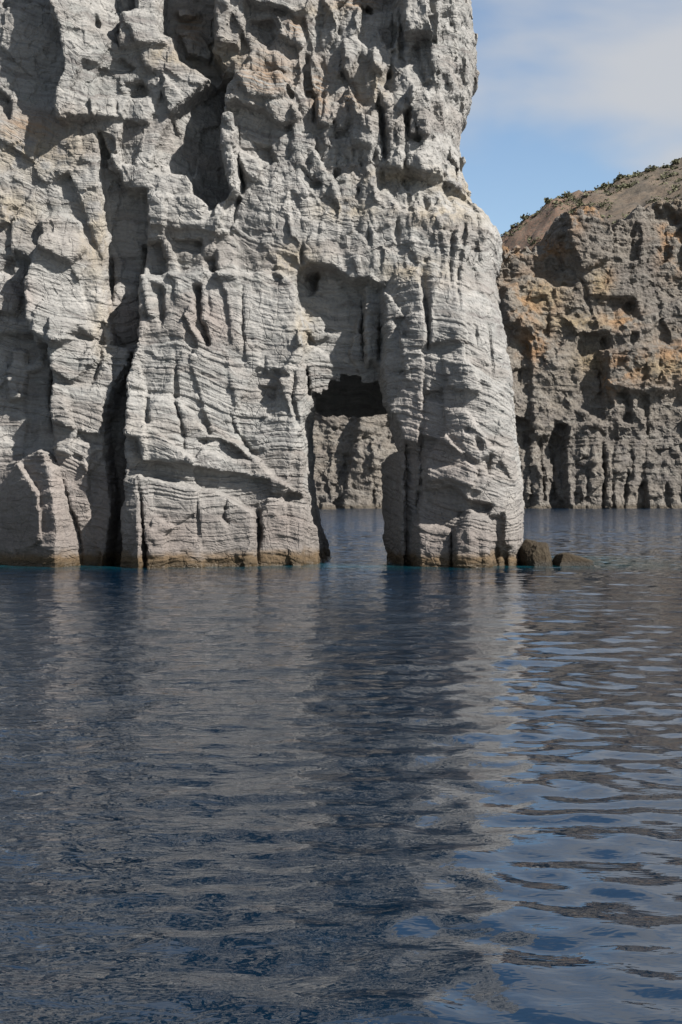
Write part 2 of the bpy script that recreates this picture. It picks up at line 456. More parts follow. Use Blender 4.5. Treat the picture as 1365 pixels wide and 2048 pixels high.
# ------------------------------------------------------------------ relief drawing board
class Board:
    """height map of a rock face (metres towards the sea), drawn on a rectangle of photo pixels"""
    def __init__(s, x0, x1, y0, y1, step, warp, seed=0.0):
        s.x0, s.y0, s.step = x0, y0, step
        s.gx = np.arange(x0, x1+1, step, dtype=np.float32); s.gy = np.arange(y0, y1+1, step, dtype=np.float32)
        s.X, s.Y = np.meshgrid(s.gx, s.gy, indexing='ij')
        s.P = np.zeros_like(s.X)
        s.W = np.zeros_like(s.X)
        k = warp
        s.wx = s.X+k*(0.7*perlin(s.X/(k*5), s.Y/(k*5), 1.5+seed)+0.35*perlin(s.X/(k*1.7), s.Y/(k*1.7), 7.5+seed))
        s.wy = s.Y+k*(0.7*perlin(s.X/(k*5), s.Y/(k*5), 11.5+seed)+0.35*perlin(s.X/(k*1.7), s.Y/(k*1.7), 17.5+seed))
    def box(s, pts, m):
        a = np.array(pts)
        i0 = int(np.clip((a[:, 0].min()-m-s.x0)/s.step, 0, len(s.gx)-1)); i1 = int(np.clip((a[:, 0].max()+m-s.x0)/s.step+2, 1, len(s.gx)))
        j0 = int(np.clip((a[:, 1].min()-m-s.y0)/s.step, 0, len(s.gy)-1)); j1 = int(np.clip((a[:, 1].max()+m-s.y0)/s.step+2, 1, len(s.gy)))
        return slice(i0, i1), slice(j0, j1)
    def blk(s, poly, h, soft=5, gx=0.0, gy=0.0):
        b = s.box(poly, soft*2+20)
        sd = poly_sd(0.5*(s.wx[b]+s.X[b]), 0.5*(s.wy[b]+s.Y[b]), poly)
        a = np.array(poly)
        m = sstep(-soft, soft, sd)
        if gx == 0.0:                                  # proud at the lower left, flush at the upper right; scoops the other way
            u = 0.6*(s.X[b]-a[:, 0].min())/np.ptp(a[:, 0])+0.4*(min(a[:, 1].max(), 1130)-s.Y[b])/(min(a[:, 1].max(), 1130)-a[:, 1].min())
            u = np.clip(u, 0, 1)
            s.P[b] += m*h*(0.10+1.25*u if h < 0 else 1.25-0.95*u)
            return
        s.P[b] += m*(h+gx*(s.X[b]-a[:, 0].min())/100+gy*(s.Y[b]-a[:, 1].min())/100)
    def crack(s, pts, w, d):
        b = s.box(pts, w*4+20)
        dd, t = line_d(s.wx[b]*0.5+s.X[b]*0.5, s.wy[b]*0.5+s.Y[b]*0.5, pts)
        tp = np.sin(np.clip(t, 0.02, 0.98)*np.pi)**0.7
        ln = sum(math.dist(pts[i], pts[i+1]) for i in range(len(pts)-1))
        s.P[b] -= d*min(1.0, 0.3+ln/130)*tp*np.exp(-(dd/(w*(0.35+0.6*tp)))**2)
    def cells(s, cx, cy, amp, tilt, gap, weight, seed):
        """jointed blocks: cells with their own height and tilt, grooves between"""
        x = (0.75*s.X+0.25*s.wx)/cx; y = (0.75*s.Y+0.25*s.wy)/cy
        d1, d2, h, ox, oy, oz = voronoi3(x, y, np.full_like(x, seed+0.5))
        r = RV[h]
        e = d2-d1
        s.P += weight*(amp*(r[..., 3]-0.5)+tilt*((r[..., 4]-0.5)*ox+(r[..., 5]-0.5)*oy)-gap*np.exp(-(e/0.10)**2))
    def soft(s, r):
        A = s.P
        for ax in (0, 1):
            for _ in range(2):
                pad = [(0, 0), (0, 0)]; pad[ax] = (r+1, r)
                c = np.cumsum(np.pad(A, pad, mode='edge'), axis=ax, dtype=np.float64)
                n = A.shape[ax]
                A = ((np.take(c, range(2*r+1, 2*r+1+n), ax)-np.take(c, range(0, n), ax))/(2*r+1)).astype(np.float32)
        return A
    def at(s, x, y, arr=None):
        A = s.P if arr is None else arr
        u = np.clip((x-s.x0)/s.step, 0, len(s.gx)-1.001); v = np.clip((y-s.y0)/s.step, 0, len(s.gy)-1.001)
        i, j = u.astype(np.int32), v.astype(np.int32); fu, fv = u-i, v-j
        return (A[i, j]*(1-fu)*(1-fv)+A[i+1, j]*fu*(1-fv)+A[i, j+1]*(1-fu)*fv+A[i+1, j+1]*fu*fv)

def blob_field(x, y, blobs):
    f = np.zeros(np.shape(x), np.float32)
    for cx, cy, rx, ry in blobs:
        f = np.maximum(f, np.exp(-(((x-cx)/rx)**2+((y-cy)/ry)**2)))
    return f

# ------------------------------------------------------------------ the near cliff with its sea arch
B = Board(-300, 1100, -60, 1244, 3, 6)
B.P += -(1130-B.Y)/1130*1.0 + 0.30*fbm(B.X/210, B.Y/260, 3.3, 2)
for poly, h, soft, gx in [
    # upper left: long rib, hollows and ledges
    ([(112,-80),(210,-80),(240,60),(190,150),(192,238),(124,246),(118,190),(133,152),(130,107),(126,61),(106,45)], 1.35, 6, -0.95),
    ([(174,-60),(262,-60),(275,20),(240,35),(238,90),(205,62),(182,50)], -0.9, 5, 0),
    ([(240,34),(278,28),(322,10),(322,80),(340,100),(240,92)], 0.35, 5, 0),
    ([(322,-60),(432,-60),(432,60),(436,75),(425,110),(448,140),(430,165),(380,138),(362,130),(350,80),(325,70)], -1.3, 7, -0.3),
    ([(350,55),(398,48),(420,85),(415,110),(372,100)], 0.55, 6, 0),
    ([(350,10),(395,5),(398,22),(355,30)], 0.5, 5, 0),
    ([(430,-60),(495,-60),(490,40),(480,100),(440,105),(428,60)], 0.7, 5, -0.4),
    ([(228,118),(240,112),(270,135),(240,146),(225,135)], -0.55, 5, 0),
    ([(243,163),(285,162),(297,186),(258,190)], -0.65, 4, 0),
    ([(184,200),(232,195),(300,190),(305,225),(302,248),(240,240),(186,236)], 0.4, 4, 0),
    ([(190,258),(205,268),(225,275),(232,300),(218,312),(200,310)], -0.5, 5, 0),
    ([(208,308),(238,312),(242,340),(215,335)], 0.35, 5, 0),
    # the big hollow under the upper mass, deeper to the right
    ([(445,150),(475,160),(457,182),(448,240),(445,305),(453,345),(463,390),(425,418),(392,392),(380,352),(300,352),(320,290),(345,240),(375,215),(410,180)], -0.25, 6, -1.25),
    ([(455,160),(560,150),(600,235),(560,252),(530,224),(470,217),(452,230)], 0.75, 5, -0.2),
    ([(470,125),(520,100),(610,120),(600,160),(560,200),(500,205),(470,160)], 0.3, 5, 0),
    ([(436,240),(474,238),(478,330),(484,395),(462,400),(452,345),(440,305)], 0.5, 6, 0.6),
    ([(478,300),(505,315),(525,340),(510,365),(490,350),(480,330)], 0.4, 4, 0),
    ([(505,285),(540,292),(548,320),(538,335),(520,318)], -0.5, 5, 0),
    ([(600,330),(612,338),(642,370),(610,380),(602,360)], -0.55, 5, 0),
    ([(455,-60),(640,-60),(620,28),(590,36),(560,20),(500,10)], 0.7, 4, 0),
    ([(498,40),(545,36),(560,62),(540,92),(500,75)], -0.5, 5, 0),
    ([(543,32),(575,30),(608,75),(612,100),(580,85),(548,65)], 0.55, 5, 0),
    # gully between bulge and centre
    ([(196,262),(215,300),(240,350),(250,380),(296,385),(300,450),(292,500),(284,560),(282,640),(278,700),(225,690),(212,600),(214,520),(208,440),(200,360)], -0.6, 7, -0.45),
    ([(280,485),(325,485),(333,520),(330,560),(285,560)], -0.6, 6, 0),
    # the left bulge
    ([(76,500),(95,470),(150,470),(185,500),(205,560),(208,640),(190,680),(160,660),(130,690),(75,690),(58,640),(52,590),(62,540)], 1.15, 10, -0.55),
    ([(80,440),(120,425),(165,450),(178,500),(150,530),(120,520),(85,500)], 0.5, 6, 0),
    ([(-60,560),(0,540),(30,500),(60,520),(50,640),(-60,640)], -0.3, 8, 0),
    ([(-90,540),(10,545),(35,590),(30,620),(-90,640)], 0.6, 6, 0),
    ([(-60,150),(20,195),(22,240),(-60,250)], -0.4, 6, 0),
    ([(-200,668),(75,668),(104,690),(104,890),(60,900),(-200,890)], -0.3, 6, 0),
    ([(28,695),(48,697),(50,730),(85,705),(86,735),(52,745),(52,800),(20,800),(18,740)], 0.4, 5, 0),
    # second buttress with three undercut ledges
    ([(104,690),(135,668),(200,690),(225,720),(228,800),(215,900),(225,1000),(205,1130),(205,1280),(160,1280),(155,1080),(135,1010),(115,930),(102,880)], 0.4, 5, -0.2),
    ([(104,640),(190,650),(200,720),(175,742),(150,768),(104,742)], 0.4, 5, 0),
    ([(105,770),(210,780),(205,870),(160,862),(107,843)], 0.4, 4, 0),
    ([(118,880),(205,890),(215,905),(178,945),(165,915),(118,905)], 0.35, 5, 0),
    # first buttress: ridge with a left face turned from the sun
    ([(-40,935),(10,930),(85,898),(97,905),(112,950),(126,1060),(128,1280),(-40,1280)], -0.4, 5, 1.15),
    ([(97,905),(115,935),(135,1010),(155,1085),(160,1280),(128,1280),(126,1060),(112,950)], 1.3, 5, -1.2),
    # crevice
    ([(272,700),(256,760),(253,900),(246,1012),(238,1280),(195,1280),(224,1005),(212,915),(208,850),(228,780),(256,728),(258,705)], -0.9, 6, -0.7),
    # main buttress
    ([(280,556),(420,545),(560,545),(596,580),(600,650),(612,740),(622,800),(605,850),(615,960),(630,1130),(632,1280),(240,1280),(246,1012),(251,900),(254,770),(272,700)], 1.1, 6, -0.22),
    ([(284,950),(330,962),(440,985),(515,1030),(508,1280),(300,1280),(296,1095)], 0.85, 3, -0.15),
    ([(244,960),(284,950),(298,1280),(238,1280)], 0.0, 3, 2.0),
    ([(262,790),(360,800),(420,870),(470,880),(560,960),(600,985),(545,985),(540,960),(440,945),(400,935),(365,925),(290,925),(285,880),(258,870)], 0.6, 4, 0),
    ([(392,880),(440,875),(480,900),(505,922),(450,918),(420,900)], -0.5, 5, 0),
    ([(306,572),(330,580),(332,640),(326,656),(315,630),(305,610)], -0.55, 5, 0),
    ([(388,570),(403,572),(405,640),(412,650),(420,690),(412,690),(400,670),(385,655),(392,640)], -0.6, 4, 0),
    ([(278,622),(312,640),(300,645),(278,648)], -0.4, 3, 0),
    ([(540,738),(562,740),(580,755),(570,762),(552,755)], -0.45, 4, 0),
    ([(516,770),(555,775),(550,800),(530,808),(518,800)], -0.45, 4, 0),
    ([(545,975),(590,978),(612,1000),(560,1005)], -0.4, 5, 0),
    # centre, fringed ledges
    ([(298,395),(400,400),(470,430),(475,460),(440,475),(400,462),(300,462)], 0.35, 5, 0),
    ([(345,478),(405,480),(403,505),(355,500)], -0.65, 4, 0),
    ([(407,512),(430,515),(430,545),(408,545)], -0.45, 4, 0),
    ([(433,500),(455,488),(475,510),(475,560),(433,560)], 0.3, 5, 0),
    ([(520,550),(545,545),(570,560),(560,572),(530,575)], -0.5, 5, 0),
    ([(408,420),(432,412),(430,435),(408,450)], -0.5, 4, 0),
    ([(552,505),(590,515),(600,540),(570,535)], -0.35, 5, 0),
    # the recessed lintel and its cavities
    ([(596,545),(620,530),(660,535),(700,560),(735,560),(764,575),(766,1280),(606,1280),(612,800),(606,700),(594,640)], -0.8, 8, -0.01),
    ([(612,545),(636,542),(634,575),(615,590)], -1.0, 5, 0),
    ([(594,632),(616,640),(612,700),(600,690)], 0.8, 5, 0),
    ([(615,635),(640,630),(645,655),(660,668),(630,680),(612,660)], 0.35, 5, 0),
    ([(728,575),(745,555),(766,575),(766,740),(745,720),(733,735)], 0.55, 5, 0),
    ([(606,715),(614,735),(622,790),(612,790)], -1.2, 3, 0),
    # pillar
    ([(766,590),(790,545),(838,530),(848,600),(857,680),(850,700),(845,850),(838,900),(806,895),(798,858),(772,808),(762,740)], 0.35, 8, 0.1),
    ([(740,812),(773,812),(799,858),(806,900),(803,1000),(803,1280),(740,1280)], -3.1, 3, 4.3),
    ([(808,885),(838,892),(832,1280),(807,1280)], -0.9, 3, 2.7),
    ([(858,580),(880,560),(925,575),(930,640),(920,680),(858,690)], 0.35, 6, 0),
    ([(785,640),(815,635),(815,675),(788,682)], -0.4, 5, 0),
    ([(850,700),(940,720),(960,770),(960,790),(900,775),(850,785)], 0.35, 5, 0),
    ([(850,800),(930,820),(990,900),(960,925),(915,905),(870,880),(845,870)], 0.4, 5, 0),
    ([(850,935),(960,925),(985,960),(960,985),(900,960),(855,965)], 0.3, 5, 0),
    ([(833,985),(905,970),(935,1000),(985,1010),(975,1030),(925,1035),(890,1055),(850,1040),(833,1040)], -0.4, 6, 0),
    ([(828,1046),(850,1050),(905,1062),(902,1280),(826,1280)], 0.6, 4, 0),
    ([(907,1060),(940,1020),(985,1040),(982,1100),(985,1280),(904,1280)], 0.65, 7, -0.25),
    ([(975,1035),(1010,1030),(1012,1080),(1020,1130),(1020,1280),(978,1280)], -0.35, 6, 0),
    # upper right, jointed columns
    ([(806,-60),(880,-60),(882,20),(876,85),(850,72),(805,82),(803,50)], 0.9, 4, -0.2),
    ([(740,100),(765,85),(800,95),(805,140),(790,150),(780,130),(765,150),(745,135)], 0.35, 5, 0),
    ([(855,90),(880,85),(885,170),(870,165)], 0.4, 4, 0),
    ([(762,190),(800,185),(805,230),(810,260),(812,340),(775,335),(765,250)], 0.4, 5, 0),
    ([(820,180),(865,180),(866,260),(855,275),(822,268)], 0.5, 5, 0),
    ([(815,285),(890,275),(890,340),(872,360),(830,350),(812,330)], 0.45, 6, 0),
    ([(632,190),(655,195),(668,235),(660,255),(635,250)], 0.55, 4, 0),
    ([(662,205),(690,210),(702,240),(690,262),(670,258),(665,235)], 0.5, 5, 0),
    ([(700,200),(745,210),(750,240),(742,300),(705,290),(702,250)], 0.35, 5, 0),
    ([(692,-60),(795,-60),(795,15),(760,22),(720,20),(700,5)], -0.9, 5, 0),
    ([(905,175),(935,165),(935,190),(925,215),(905,205)], -0.6, 5, 0),
    ([(790,345),(880,350),(950,380),(960,410),(880,430),(800,420),(760,360)], -0.45, 8, 0),
]:
    small = np.ptp([p[0] for p in poly])*np.ptp([p[1] for p in poly]) < 3200
    B.blk(poly, h*((0.95 if small else 1.5) if h < 0 else 1.3), max(2.5, soft*0.65), gx*1.3)
for pts, w, d in [
    ([(475,225),(478,290),(474,310),(482,350),(488,370),(472,420),(462,470)], 4, 0.9),
    ([(186,195),(187,260)], 3, 0.4), ([(234,196),(236,240)], 3, 0.4), ([(188,20),(196,58)], 5, 0.9),
    ([(103,690),(102,800),(105,890)], 5, 0.9), ([(115,930),(135,1010),(155,1085),(160,1140)], 4, 0.7),
    ([(254,745),(252,860),(246,960),(252,990),(243,1020),(238,1180)], 6, 1.3), ([(279,560),(274,690),(256,750)], 4, 0.7),
    ([(215,505),(216,600)], 5, 0.9), ([(205,660),(195,730),(175,790)], 4, 0.5),
    ([(352,690),(353,780),(350,800),(365,850),(372,925)], 3.5, 0.5), ([(297,770),(300,850),(298,870)], 3, 0.4), ([(283,880),(295,915)], 3, 0.4),
    ([(485,560),(486,650),(488,680),(487,740)], 3, 0.4), ([(455,805),(470,860),(500,900),(515,910)], 3.5, 0.4), ([(530,710),(531,760)], 3, 0.3),
    ([(457,990),(447,1035),(460,1048)], 3.5, 0.45), ([(395,985),(398,1050),(395,1090)], 3, 0.3), ([(513,1012),(518,1060),(512,1090),(505,1180)], 7, 0.9),
    ([(590,740),(586,800),(600,860)], 4, 0.5), ([(417,580),(420,640)], 3, 0.3), ([(298,410),(296,450)], 3, 0.4),
    ([(729,570),(727,660),(734,740)], 4, 0.6), ([(766,600),(764,680),(762,740)], 6, 1.0),
    ([(846,540),(850,610),(857,672),(852,720)], 5, 0.5), ([(846,690),(848,725)], 5, 0.5), ([(838,840),(842,900),(843,960),(838,990),(830,1040)], 5, 0.7),
    ([(905,1055),(902,1180)], 4, 0.7), ([(927,1013),(918,1045),(905,1060)], 4, 0.5), ([(1000,1035),(998,1180)], 4, 0.4), ([(1018,1050),(1020,1180)], 3, 0.3),
    ([(953,870),(960,890),(962,906)], 6, 0.6), ([(933,850),(935,872)], 5, 0.5), ([(985,905),(980,930),(975,955)], 5, 0.5), ([(935,945),(925,960)], 5, 0.4),
    ([(757,185),(763,220),(768,270),(776,335)], 7, 1.3), ([(612,70),(614,150),(618,180),(635,200)], 4, 0.8), ([(630,195),(628,245)], 4, 0.6),
    ([(892,280),(886,330),(895,352)], 4, 0.6), ([(862,195),(868,235)], 4, 0.5), ([(805,10),(803,120)], 4, 0.7), ([(815,200),(818,270)], 5, 0.6),
    ([(925,425),(905,470),(900,530),(905,600)], 4, 0.3), ([(940,430),(922,500),(915,580),(925,640)], 4, 0.3), ([(872,440),(884,500),(880,560)], 4, 0.2), ([(962,450),(950,520),(962,600)], 4, 0.25),
    ([(605,480),(603,540)], 4, 0.5), ([(580,240),(572,265)], 6, 0.6), ([(690,300),(695,330)], 6, 0.5), ([(720,300),(722,340)], 4, 0.6), ([(748,290),(752,340)], 5, 0.6),
    ([(850,385),(855,430)], 6, 0.6), ([(738,440),(740,500)], 4, 0.4), ([(795,430),(795,500)], 4, 0.5), ([(975,600),(985,700),(990,760)], 4, 0.4), ([(950,640),(955,700)], 4, 0.4)]:
    B.crack(pts, w, d)
B.P += np.clip((B.X-770)/100, 0, 1.65)*1.15*sstep(430, 760, B.Y)
wt_ur = sstep(470, 640, B.X)*sstep(480, 330, B.Y)
wt_r = sstep(840, 920, B.X)*sstep(640, 500, B.Y)
wt_m = sstep(480, 620, B.X)*sstep(330, 400, B.Y)*sstep(600, 520, B.Y)
B.cells(34, 84, 0.55, 1.2, 0.04, wt_ur, 3)
B.cells(17, 40, 0.14, 0.4, 0.0, np.maximum(wt_ur, wt_r), 8)
B.cells(24, 52, 0.22, 0.6, 0.0, np.maximum(wt_m, wt_r), 14)
B.cells(80, 150, 0.22, 1.0, 0.0, 1-np.maximum(wt_ur, wt_m), 21)
B.cells(34, 22, 0.10, 0.25, 0.0, (1-wt_ur)*sstep(0.1, 0.5, perlin(B.X/90, B.Y/90, 31.5)+0.25), 25)

SIL_Y = [-400, -60, 0, 60, 130, 170, 230, 260, 310, 370, 400, 450, 500, 540, 600, 680, 760, 850, 940, 1000, 1130, 1300]
SIL_X = [945, 950, 954, 958, 950, 940, 925, 920, 935, 950, 983, 1010, 1004, 996, 1000, 1012, 1020, 1023, 1034, 1040, 1038, 1040]
R_Y = [700, 817, 830, 860, 890, 902, 908, 925, 960, 1020, 1080, 1128, 1300]
R_X = [768, 768, 768, 775, 793, 798, 780, 752, 750, 757, 760, 769, 775]
LB_Y = [700, 817, 865, 913, 976, 1024, 1055, 1087, 1121, 1300]
LB_X = [628, 627, 622, 621, 627, 633, 638, 650, 661, 720]

def pxof(x, y): return 682.5+x*FPX/y
def pyof(z, y): return HZ-(z-CAMH)*FPX/y

def near_cliff():
    S = D0/FPX
    gx = (np.arange(-190, 1068, 4.0)-682.5)*S
    gz = np.concatenate([np.arange(CAMH-(1212-HZ)*S, CAMH+(HZ+40)*S, 4*S), np.arange(CAMH+(HZ+40)*S, 44.0, 16*S)])
    gy = np.concatenate([np.arange(61.0, 70.4, 0.1), np.arange(70.4, 75.2, 0.2), np.arange(75.2, 82, 0.6)])
    X, Z = np.meshgrid(gx, gz, indexing='ij')
    F = np.full(X.shape, D0, np.float32)
    PS = B.soft(22)
    for it in range(4):
        py = pyof(Z, F)
        py = np.where(py < -50, -100-py, py)          # above the frame the wall goes on in the same manner
        F = D0-B.at(pxof(X, F), py, PS if it < 3 else None)
    # the right end turns away to the back
    pyr = pyof(Z, D0)
    sil = (np.interp(pyr, SIL_Y, SIL_X)-682.5)*S*1.065
    wid = np.interp(pyr, [0, 400, 560, 700, 1130], [150, 170, 160, 125, 115])*S
    t = np.clip((X-(sil-wid))/wid, 0, 1.0)
    F = F+5.5*(1-np.sqrt(np.maximum(1-t**3.0, 0)))
    # above the frame the face leans back into a ragged top
    F = F+np.clip(Z-27, 0, None)**1.3*0.10
    ztop = 40+4*perlin(X/9, Z*0+3.3, 0.5)+1.5*perlin(X/3, Z*0+3.3, 9.5)
    Fy = F[:, None, :]; x3 = X[:, None, :]; z3 = Z[:, None, :]; y3 = gy[None, :, None].astype(np.float32)
    f = Fy-y3
    jag = 0.40*perlin(Z/1.1, 0*Z+5.5, 0*Z)+0.30*perlin(Z/0.45, 0*Z+2.2, 0*Z+7)
    for fq, am, sd_ in ((0.9, 0.75, 3), (2.1, 0.45, 5)):      # broken blocks along the outline
        jag = jag+am*layers((Z+0.25*perlin(Z/2, 0*Z+sd_, 0*Z)).ravel(), None, fq, sd_).reshape(Z.shape)*sstep(14, 18, Z+3*perlin(Z/5, 0*Z, 0*Z)).clip(0.25, 1)
    f = np.maximum(f, x3-(sil+jag)[:, None, :])
    back = 74.0+np.clip(-2.5-X, 0, 12)*0.5+np.clip(Z-9, 0, 20)*0.2+0.8*perlin(X/3, Z/3, 55.5)
    back = np.minimum(back, 80)
    f = np.maximum(f, y3-back[:, None, :])
    f = np.maximum(f, z3-ztop[:, None, :])
    # the tunnel of the arch
    ta = np.clip((gy-66.0)/4.0, 0, 1.3)
    pyt = pyof(gz[None, :], np.clip(gy, 66, 70)[:, None])
    fl = (np.interp(pyt, [700, 760, 800, 845, 880, 960, 1060, 1128, 1300], [612, 616, 622, 604, 607, 615, 625, 629, 634])-682.5)*66/FPX
    bl = (np.interp(pyt, LB_Y, LB_X)-682.5)*70/FPX
    xl = fl+(bl-fl)*np.minimum(ta, 1)[:, None]
    xr = (np.interp(pyof(gz, 66.3), R_Y, R_X)-682.5)[None, :]*66.3/FPX+0.16*np.clip(gy-66.5, 0, 10)[:, None]
    yy, zz = np.meshgrid(gy, gz, indexing='ij')
    rz0 = CAMH+(HZ-793)*66.2/FPX; rz1 = CAMH+(HZ-831)*73.4/FPX
    roof = np.interp(yy, [60, 66.7, 67.3, 71.6, 72.6, 73.4, 84], [rz0, rz0+0.05, 9.8, 9.6, 8.2, rz1, rz1])+0.12*perlin(yy/1.2, 0*yy+4.4, 0*yy)
    xx = gx[:, None, None]
    rx = 0.22*perlin(gx/0.5, 0*gx+3.7, 0*gx)[:, None, None]-0.10*np.clip(xx+0.9, -1.0, 0)*3
    nz = (0.18*perlin(yy/1.1, zz/1.1, 0*yy+77.7)+0.10*perlin(yy/0.5, zz/0.4, 0*yy+7.7))[None]
    tun = np.maximum(np.maximum(xl[None]-xx, xx-xr[None])+nz, zz[None]-roof[None]-rx)
    f = np.maximum(f, -tun.astype(np.float32))
    f[0] = np.maximum(f[0], 0.01); f[:, -1] = np.maximum(f[:, -1], 0.01); f[:, :, 0] = np.maximum(f[:, :, 0], 0.01); f[:, :, -1] = np.maximum(f[:, :, -1], 0.01)
    V, Q = surface_nets(f.astype(np.float32), gx, gy, gz)
    return V, Q

def strata_coord(V):
    x, y, z = V.T
    return z+0.10*x+1.1*perlin(x/7, y/7, z/9+3)+0.35*perlin(x/2.2, y/2.2, z/3+30)

def layers(s, x, freq, seed):
    """random ledge profile over the bedding coordinate, with crisp steps"""
    u = s*freq+seed*13.7
    i = np.floor(u).astype(np.int32); t = u-i
    a = RV[hsh(i, i*0+int(seed)*7+3, i*0+11)][:, 6]; b = RV[hsh(i+1, i*0+int(seed)*7+3, i*0+11)][:, 6]
    return a+(b-a)*sstep(0.82, 1.0, t)-0.5

def weather(V, Q):
    V = smooth(V, Q, 1, 0.2)
    N = vnormals(V, Q)
    x, y, z = V.T
    px, py = pxof(x, y), pyof(z, y)
    low = sstep(330, 620, py)                          # well bedded lower half
    rough = 1-0.45*low
    front = sstep(0.45, 0.0, N[:, 1])
    s = strata_coord(V)
    d = 0.06*fbm(x/2.2, y/2.2, z/2.6, 2)*rough
    d = d-0.04*(np.abs(fbm(x/1.1+5, y/1.1, z/1.3, 2))*2-0.6)*rough
    d = d+(0.05+0.04*low)*layers(s, x, 1.05, 1)*sstep(-0.3, 0.3, perlin(x/3, y/3, z/2.5+9))
    d = d+(0.03+0.035*low)*layers(s+0.2*perlin(x/1.5, y/1.5, z+5), x, 2.3, 2)*sstep(-0.25, 0.3, perlin(x/2, y/2, z/1.2+19))
    e1, e2, h, ox_, oy_, oz_ = voronoi3(x/1.15, y/1.15, z/1.5)
    d = d+rough*(0.05*(RV[h][:, 3]-0.5)+0.18*((RV[h][:, 4]-0.5)*ox_+(RV[h][:, 5]-0.5)*oz_))
    V = V+N*(d*front)[:, None]
    V = V.astype(np.float32)
    fc = V[Q].mean(1)
    N = vnormals(V, Q)
    fn = N[Q].mean(1)
    m = (fn[:, 1] < 0.22) & (fc[:, 2] < 26.6) & (fc[:, 2] > -0.4) & (fc[:, 0] > -17.3) & (fc[:, 1] < 71.5)
    V, Q = subdivide(V, Q, m)
    N = vnormals(V, Q)
    x, y, z = V.T
    px, py = pxof(x, y), pyof(z, y)
    low = sstep(330, 620, py); rough = 1-0.4*low
    front = sstep(0.30, -0.05, N[:, 1])
    s = strata_coord(V)
    d = (0.025+0.065*low)*layers(s+0.12*perlin(x/0.9, y/0.9, z+50), x, 5.2, 3)*sstep(-0.3, 0.25, perlin(x/1.4, y/1.4, z/0.7+39))
    d = d+(0.015+0.03*low)*layers(s+0.05*perlin(x/0.5, y/0.5, z+70), x, 10.5, 4)
    d = d+0.04*fbm(x/0.5, y/0.5, z/0.5, 3, 0.65)*rough
    e1, e2, h, ox_, oy_, oz_ = voronoi3(x/0.5+0.2*perlin(x, y, z), y/0.5, z/0.5)
    d = d+rough*(0.03*(RV[h][:, 3]-0.5)+0.08*((RV[h][:, 4]-0.5)*ox_+(RV[h][:, 5]-0.5)*oz_))-0.02*rough*np.exp(-((e2-e1)/0.12)**2)*sstep(-0.1, 0.4, perlin(x/2.5, y/2.5, z/2.5+61))
    V = (V+N*(d*front)[:, None]).astype(np.float32)
    return V, Q

V, Q = near_cliff()
V, Q = weather(V, Q)
N = vnormals(V, Q)
fc = V[Q].mean(1)
fpx, fpy = pxof(fc[:, 0], fc[:, 1]), pyof(fc[:, 2], fc[:, 1])
PARTS = [
    ('arch_pillar', 'bedded grey pillar carrying the right side of the arch', [(766,560),(850,545),(905,520),(1060,520),(1090,1400),(700,1400),(700,905),(775,860),(760,800)]),
    ('arch_lintel', 'recessed pale slab closing the top of the arch, half in shadow', [(596,545),(640,520),(700,545),(766,560),(760,800),(775,860),(610,860),(612,780),(600,660)]),
    ('buttress', 'broad pale buttress left of the arch with a sharp foot', [(280,556),(420,545),(560,540),(596,545),(600,660),(612,780),(606,850),(700,905),(700,1400),(238,1400),(246,1012),(252,860),(256,750),(274,690)]),
    ('buttress', 'narrow buttress between two dark cracks', [(103,690),(140,660),(215,660),(256,750),(252,860),(246,1012),(238,1400),(160,1400),(155,1085),(135,1010),(104,890)]),
    ('buttress', 'low banded buttress at the left edge with a lit ridge', [(-400,895),(104,890),(135,1010),(155,1085),(160,1400),(-400,1400)]),
    ('bulge', 'smooth pale bulge overhanging the left buttress', [(50,440),(120,420),(180,460),(213,560),(215,660),(140,660),(103,690),(60,680),(40,600)]),
]
owner = np.zeros(len(Q), np.int32)
for k, (nm, lb, poly) in enumerate(PARTS):
    inside = (poly_sd(fpx, fpy, poly) > 0) & (owner == 0)
    owner[inside] = k+1
vpx, vpy = pxof(V[:, 0], V[:, 1]), pyof(V[:, 2], V[:, 1])
A_tan = blob_field(vpx, vpy, [(920,385,60,42), (880,430,90,22), (655,22,50,16), (440,115,70,30), (345,120,45,16), (745,170,30,40), (190,470,30,90), (205,640,22,70), (60,300,120,50), (330,105,40,14), (590,520,50,30), (610,660,22,40), (800,355,80,22), (830,540,70,25), (20,420,60,40), (690,420,60,20)])
A_brown = blob_field(vpx, vpy, [(530,150,70,48), (640,190,22,60), (700,200,25,18), (60,255,70,26), (590,55,25,20), (380,60,35,40), (720,8,60,14)])
A_pink = blob_field(vpx, vpy, [(90,1010,140,110), (330,1080,110,60), (560,1050,70,60), (190,1000,60,120), (40,590,40,40), (240,640,50,60), (420,640,60,60), (880,1080,120,50), (850,930,110,190)])
cliff = empty('sea_cliff', (-4.0, 67.0, 0.0), kind='structure', label='tall pale grey banded sea cliff pierced by a tall narrow arch', category='cliff')
for k in range(len(PARTS)+1):
    q = Q[owner == k]
    u, inv = np.unique(q, return_inverse=True)
    nm = 'cliff_wall' if k == 0 else PARTS[k-1][0]
    me = mesh_np(nm, V[u], inv.reshape(-1, 4), None, M_ROCK, {'tan': A_tan[u], 'brown': A_brown[u], 'pink': A_pink[u]}, False)
    o = link(nm, me, cliff)
    if k: o['label'] = PARTS[k-1][1]


